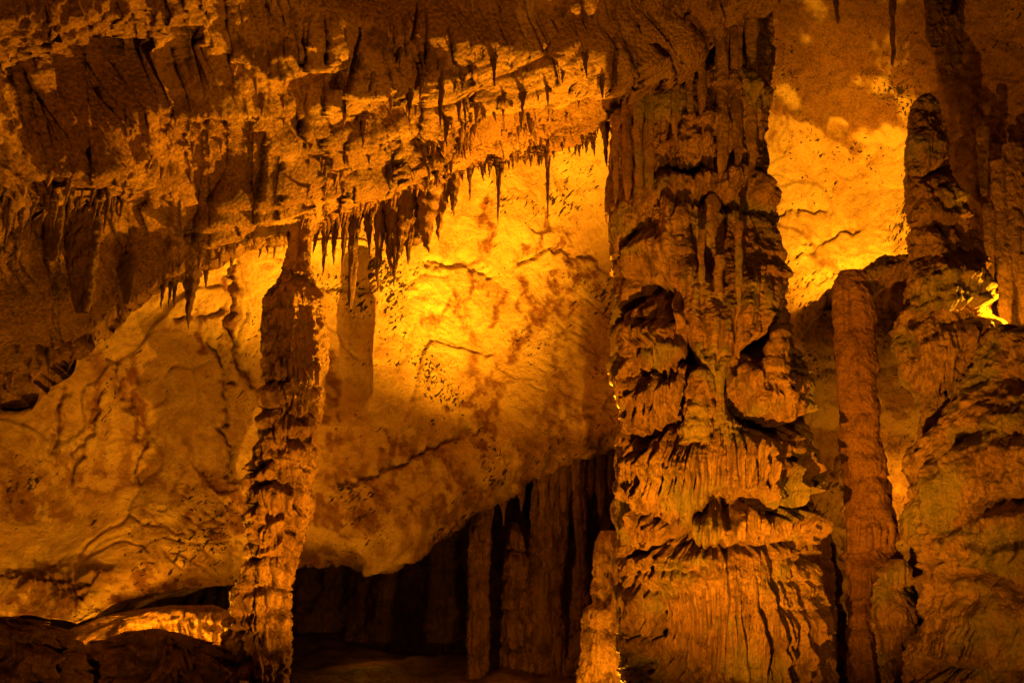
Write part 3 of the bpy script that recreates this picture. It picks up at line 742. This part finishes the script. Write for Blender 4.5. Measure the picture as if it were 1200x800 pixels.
# ------------------------------------------------------------------ stalactites
def stal_mesh(seed, blunt=False):
    """unit stalactite: hangs from z=0.12 to z=-1, radius about 1 at the root (scaled when placed)"""
    R = np.random.default_rng(seed); n, m = 34, 20
    t = np.linspace(-0.12, 1, n)
    prof = (1 - np.clip(t, 0, 1)) ** 0.85 if not blunt else (1 - 0.45 * np.clip(t, 0, 1)) * np.sqrt(np.clip(1.0 - np.clip(t, 0, 1) ** 12, 0, 1))
    prof = prof * 0.8 + 0.35 * np.exp(-np.clip(t, 0, 1) * 9) + 0.02
    if not blunt: prof[-1] = 0.01
    th = np.linspace(0, 2 * math.pi, m, endpoint=False)
    off = R.uniform(0, 50)
    bx = 0.35 * np.cumsum(R.normal(size=n)) / n ** .5 * np.clip(t, 0, 1); by = 0.35 * np.cumsum(R.normal(size=n)) / n ** .5 * np.clip(t, 0, 1)
    P = np.stack([np.cos(th)[None] * np.ones((n, 1)), np.sin(th)[None] * np.ones((n, 1)), np.broadcast_to(-t[:, None], (n, m)) * 3], -1)
    rr = prof[:, None] * (1 + 0.40 * fbm(P * np.array([1.5, 1.5, 1.2]) + off, 3) + 0.30 * fbm(P * np.array([3.2, 3.2, 0.8]) + off, 2) + 0.12 * np.sin(t * R.uniform(20, 40))[:, None])
    V = np.stack([np.cos(th)[None] * rr + bx[:, None], np.sin(th)[None] * rr + by[:, None], np.broadcast_to(-t[:, None], (n, m))], -1)
    return V.reshape(-1, 3), grid_faces(n, m, True)
VARS = []
for i in range(14):
    V, F = stal_mesh(100 + i, blunt=(i >= 11))
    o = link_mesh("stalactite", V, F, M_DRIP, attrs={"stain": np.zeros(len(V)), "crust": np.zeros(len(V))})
    VARS.append(o.data); bpy.data.objects.remove(o)
def ceil_y(px, py):
    lo, hi = CEIL["lo"], CEIL["hi"]
    d = (CEIL["px"][lo:hi] - px) ** 2 + (CEIL["py"][lo:hi] - py) ** 2
    return float(CEIL["P"][lo:hi][np.unravel_index(np.argmin(d), d.shape)][1])
NST = [0]
def stalactite(px, py0, py1, w, Y, label, group=None, variant=None, flat=1.0, rot=None):
    a = pw(px, py0, Y); b = pw(px, py1, Y)
    L = a[2] - b[2]; k = variant if variant is not None else random.randrange(11)
    o = bpy.data.objects.new("stalactite", VARS[k])
    COL.objects.link(o)
    o.location = [float(c) for c in a]
    r = w * Y / FPX / 2
    o.scale = (r, r * flat, L)
    o.rotation_euler = (0, 0, random.uniform(0, 6.28) if rot is None else rot)
    tag(o, label, "stalactite", group)
    NST[0] += 1
    return o

# those one can point to
SINGLE = [
    (550, 192, 236, 9, 10.0, "thin dark stalactite hanging against the bright wall, left of the longest one", 2),
    (585, 186, 267, 9, 10.0, "longest dark stalactite hanging straight against the bright yellow wall", 3),
    (642, 176, 263, 8, 9.9, "crooked thin stalactite hanging against the wall nearest the massive column", 4),
    (517, 80, 152, 12, ceil_y(517, 84) - .03, "dark stalactite hanging alone from the middle of the rough ceiling", 5),
    (416, 246, 363, 15, 9.9, "blunt dark pillar-like stalactite beside the top of the slender stalagmite", 12),
    (224, 318, 386, 18, 9.3, "stout dark stalactite with a sharp tip, longest of the left cluster", 6),
    (978, -14, 29, 8, 8.6, "blunt stalactite hanging at the top edge right of the massive column", 11),
    (709, 150, 198, 11, 9.5, "stalactite hanging beside the top left edge of the massive column", 7),
    (432, 250, 300, 14, 9.9, "short stalactite lit from behind next to the blunt pillar-like one", 8),
    (517, 222, 284, 22, 10.0, "broad dark stalactite at the right end of the drapery cluster", 1),
]
for (x, y0, y1, w, Y, lab, var) in SINGLE:
    stalactite(x, y0, y1, w, Y, lab, variant=var)
for x, y1, w in [(446, 343, 20), (459, 322, 26), (465, 338, 24), (476, 300, 30), (483, 312, 26), (499, 297, 34), (508, 272, 22), (531, 256, 20)]:
    stalactite(x, FRC(x) - 10, y1, w, 9.95 + random.uniform(-.1, .1), "dark fused stalactite in the drapery cluster hanging before the bright wall", "fused stalactites of the drapery cluster")
for x, y1, w in [(140, 382, 10), (193, 364, 9), (202, 362, 9), (208, 362, 10), (233, 352, 16), (243, 338, 13)]:
    stalactite(x, FRC(x) - 8, y1, w, FRY(x), "dark stalactite in the small cluster under the left ceiling edge", "stalactites of the left cluster")
for x, y1, w in [(383, 325, 11), (393, 312, 13), (406, 322, 12), (372, 300, 10)]:
    stalactite(x, FRC(x) - 8, y1, w, 9.75, "short dark stalactite between the slender stalagmite and the drapery cluster", "stalactites beside the slender stalagmite")

def hang_drape(name, label, px, y0, y1, wt, wb, Y, mat, seed, group=None, flat=.35):
    mound(name, label, "drapery", [(y0, px - wt / 2, px + wt / 2), (y0 + (y1 - y0) * .3, px - wt * .47, px + wt * .47), (y0 + (y1 - y0) * .9, px - wb / 2, px + wb / 2), (y1, px - wb * .3, px + wb * .3)],
          Y, mat, seed, sh=False, nth=90, flat=flat, group=group)
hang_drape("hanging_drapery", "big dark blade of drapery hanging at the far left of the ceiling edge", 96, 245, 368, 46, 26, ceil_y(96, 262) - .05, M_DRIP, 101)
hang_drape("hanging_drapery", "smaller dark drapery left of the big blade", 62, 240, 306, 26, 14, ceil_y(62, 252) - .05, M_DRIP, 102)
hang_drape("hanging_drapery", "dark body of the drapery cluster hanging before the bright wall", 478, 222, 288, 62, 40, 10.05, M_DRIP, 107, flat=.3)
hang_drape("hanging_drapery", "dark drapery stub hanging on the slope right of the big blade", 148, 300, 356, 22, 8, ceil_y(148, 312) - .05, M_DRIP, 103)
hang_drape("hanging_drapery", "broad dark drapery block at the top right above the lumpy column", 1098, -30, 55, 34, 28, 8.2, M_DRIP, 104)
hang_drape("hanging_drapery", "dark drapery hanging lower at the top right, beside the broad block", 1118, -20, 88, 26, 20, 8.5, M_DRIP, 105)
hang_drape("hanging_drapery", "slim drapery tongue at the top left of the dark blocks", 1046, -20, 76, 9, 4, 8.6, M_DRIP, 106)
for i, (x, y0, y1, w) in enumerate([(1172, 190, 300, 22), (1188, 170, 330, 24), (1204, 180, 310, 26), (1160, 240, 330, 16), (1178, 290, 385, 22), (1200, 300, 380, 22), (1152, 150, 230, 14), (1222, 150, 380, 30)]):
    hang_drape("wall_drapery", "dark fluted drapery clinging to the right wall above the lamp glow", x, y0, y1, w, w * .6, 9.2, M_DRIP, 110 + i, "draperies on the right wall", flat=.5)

# the fringe along the cracked edge: the larger ones are stalactites of their own
R = random.Random(5)
SEG = [(0, 135, 34, 8.5, 13, "small dark stalactite in the fringe at the far left ceiling edge", "fringe at the far left"),
       (135, 340, 44, 9.4, 12, "small stalactite in the fringe left of the slender stalagmite", "fringe left of the slender stalagmite"),
       (365, 540, 50, 9.9, 14, "small stalactite in the fringe around the drapery cluster", "fringe around the drapery cluster"),
       (540, 706, 52, 10.0, 12, "small stalactite in the fringe above the bright wall", "fringe above the bright wall")]
for (a, b, n, Y, Lm, lab, grp) in SEG:
    for i in range(n):
        x = a + (b - a) * (i + R.random()) / n
        L = Lm * (0.45 + R.random() ** 2 * 1.3)
        y = FRC(x) + R.uniform(-9, 3)
        stalactite(x, y - 4, y + L, 4.0 + L * R.uniform(.18, .3), FRY(x) - R.uniform(-.1, .15), lab, grp)

for i in range(26):
    x = -5 + 150 * (i + R.random()) / 26; y = 222 + 30 * R.random() + 12 * math.sin(x / 20)
    L = R.uniform(14, 42)
    stalactite(x, y - 3, y + L, 4 + L * R.uniform(.12, .2), ceil_y(x, y) - .02, "thin dark drip among many around the big blade of drapery", "drips around the big drapery blade")
for i in range(46):
    x = R.uniform(390, 740); y = R.uniform(60, FRC(x) - 25); L = 8 + 26 * R.random() ** 2
    stalactite(x, y - 3, y + L, 4 + L * R.uniform(.14, .24), ceil_y(x, y) - .02, "small dark stalactite among many on the rough lit ceiling", "stalactites on the rough lit ceiling")

# thousands of tiny ones over the rough ceiling: uncountable
def tiny():
    Q = CEIL["P"]; lo, hi = CEIL["lo"], CEIL["hi"]
    px, py = CEIL["px"][lo:hi], CEIL["py"][lo:hi]; P = Q[lo:hi]; bl = CEIL["below"][lo:hi]
    dens = sst(-190, -25, bl) * sst(330, 400, px) * sst(900, 700, px) + 0.8 * sst(-70, -10, bl) * sst(-60, 20, px) * (px < 380) + 0.12 * (bl < 0) * sst(-250, -120, bl)
    dens = dens * sst(0.42, 0.60, vnoise(P * 1.6 + 60)) * (px > -60) * (px < 930)
    idx = np.flatnonzero(np.random.default_rng(2).random(px.shape).ravel() < dens.ravel() * 0.085)
    Pf = P.reshape(-1, 3)[idx]; rg = np.random.default_rng(8)
    m = 6; th = np.linspace(0, 2 * math.pi, m, endpoint=False)
    n = len(Pf); L = 0.035 + 0.17 * rg.random(n) ** 2.6; r = 0.010 + L * 0.11 * (0.5 + rg.random(n))
    ring = np.stack([np.cos(th), np.sin(th), 0 * th], -1)
    lean = rg.normal(size=(n, 3)) * 0.12; lean[:, 2] = 0
    V = []
    for f, k in ((0.4, 1.25), (0.0, 1.0), (-0.5, .55), (-1.0, .06)):
        c = Pf + np.array([0, 0, 1.0]) * (f * L)[:, None] + lean * (-f * L)[:, None]
        V.append(c[:, None, :] + ring[None] * (r * k)[:, None, None])
    V = np.stack(V, 1)      # n,4,m,3
    base_ = (np.arange(n) * 4 * m)[:, None, None]
    g = grid_faces(4, m, True)[None]
    F = (base_ + g).reshape(-1, 4)
    o = link_mesh("tiny_stalactites", V.reshape(-1, 3), F, M_CEIL, attrs={"stain": np.zeros(n * 4 * m), "crust": np.full(n * 4 * m, .5)})
    tag(o, "countless tiny stalactites bristling from the rough brown ceiling", "stalactites", kind="stuff")
    print("tiny", n, "stalactites", NST[0])
tiny()

# ------------------------------------------------------------------ light: the show cave's floodlights, plus a few added fill lamps
w = bpy.data.worlds.new("World"); sc.world = w; w.use_nodes = True
bg = w.node_tree.nodes["Background"]; bg.inputs[0].default_value = (1.0, 0.42, 0.06, 1); bg.inputs[1].default_value = 0.0

def lamp(kind, px, py, Y, power, col, aim=None, size=60, blend=0.8, rad=0.12):
    d = bpy.data.lights.new("flood_or_fill_light", kind); d.energy = power; d.color = col; d.shadow_soft_size = rad
    o = bpy.data.objects.new("flood_or_fill_light", d); COL.objects.link(o)
    p = pw(px, py, Y); o.location = [float(c) for c in p]
    if kind == 'SPOT':
        d.spot_size = math.radians(size); d.spot_blend = blend
    if aim is not None:
        q = pw(*aim); o.rotation_euler = Vector([float(c) for c in (q - p)]).to_track_quat('-Z', 'Y').to_euler()
    return o
YEL = (1.0, 0.355, 0.007); ORG = (1.0, 0.33, 0.007)
def wlamp(kind, loc, power, col, aim=None, **k):
    o = lamp(kind, 600, 400, 5, power, col, **k); o.location = loc
    if aim is not None:
        o.rotation_euler = (Vector([float(c) for c in pw(*aim)]) - Vector(loc)).to_track_quat('-Z', 'Y').to_euler()
    return o
lamp('SPOT', 740, 640, 10.4, 7800, YEL, aim=(500, 115, 12.6), size=72, blend=1.0, rad=0.05)         # behind the great column, onto the wall
lamp('SPOT', 728, 630, 10.4, 6500, YEL, aim=(255, 235, 11.0), size=34, blend=1.0, rad=0.05)        # a second one, further along the wall
lamp('SPOT', 716, 620, 10.3, 5000, YEL, aim=(440, 60, 7.5), size=84, blend=0.9, rad=0.03)          # beside it, onto the ceiling edge
lamp('SPOT', 1000, 330, 10.2, 1050, YEL, aim=(955, 225, 12.4), size=98, blend=1.0, rad=0.05)       # behind the ledge over the thin column
lamp('POINT', 1188, 372, 8.6, 110, YEL, rad=0.03)                                                    # behind the boulder mass
lamp('POINT', 165, 768, 9.35, 210, YEL, rad=0.05)                                                   # behind the rocks, lower left
lamp('POINT', 40, 752, 8.95, 30, YEL, rad=0.05)
lamp('POINT', 245, 760, 9.5, 30, YEL, rad=0.05)
lamp('POINT', 702, 835, 9.7, 170, YEL, rad=0.06)                                                    # foot of the great column
lamp('POINT', 1056, 562, 11.6, 34, YEL, rad=0.05)
wlamp('POINT', (-2.2, 14.5, 0.7), 8, ORG, rad=0.1)                                                 # added deep in the low chamber to lift its blackness
wlamp('SPOT', (0.95, 5.3, 0.40), 2150, ORG, aim=(870, 485, 8.5), size=78, blend=1.0, rad=0.015)     # on the path, below the view
wlamp('SPOT', (2.6, 4.4, 0.6), 420, ORG, aim=(1080, 540, 8.5), size=70, blend=1.0, rad=0.015)
wlamp('SPOT', (-0.75, 6.6, 0.35), 1150, ORG, aim=(325, 610, 9), size=46, blend=1.0, rad=0.015)
wlamp('SPOT', (2.2, 2.5, 0.4), 1350, ORG, aim=(420, -40, 5.8), size=84, blend=1.0, rad=0.04)  # added fill from below, brightens the upper ceiling
wlamp('SPOT', (-2.6, 5.2, 0.3), 130, ORG, aim=(110, 785, 8), size=44, blend=1.0, rad=0.03)  # added fill, brightens the corner boulders

sc.view_settings.view_transform = 'Standard'; sc.view_settings.look = 'None'
sc.view_settings.exposure = 0.0; sc.view_settings.gamma = 1.0
sc.render.engine = 'CYCLES'
sc.cycles.max_bounces = 4; sc.cycles.diffuse_bounces = 1; sc.cycles.glossy_bounces = 2
sc.cycles.use_denoising = True
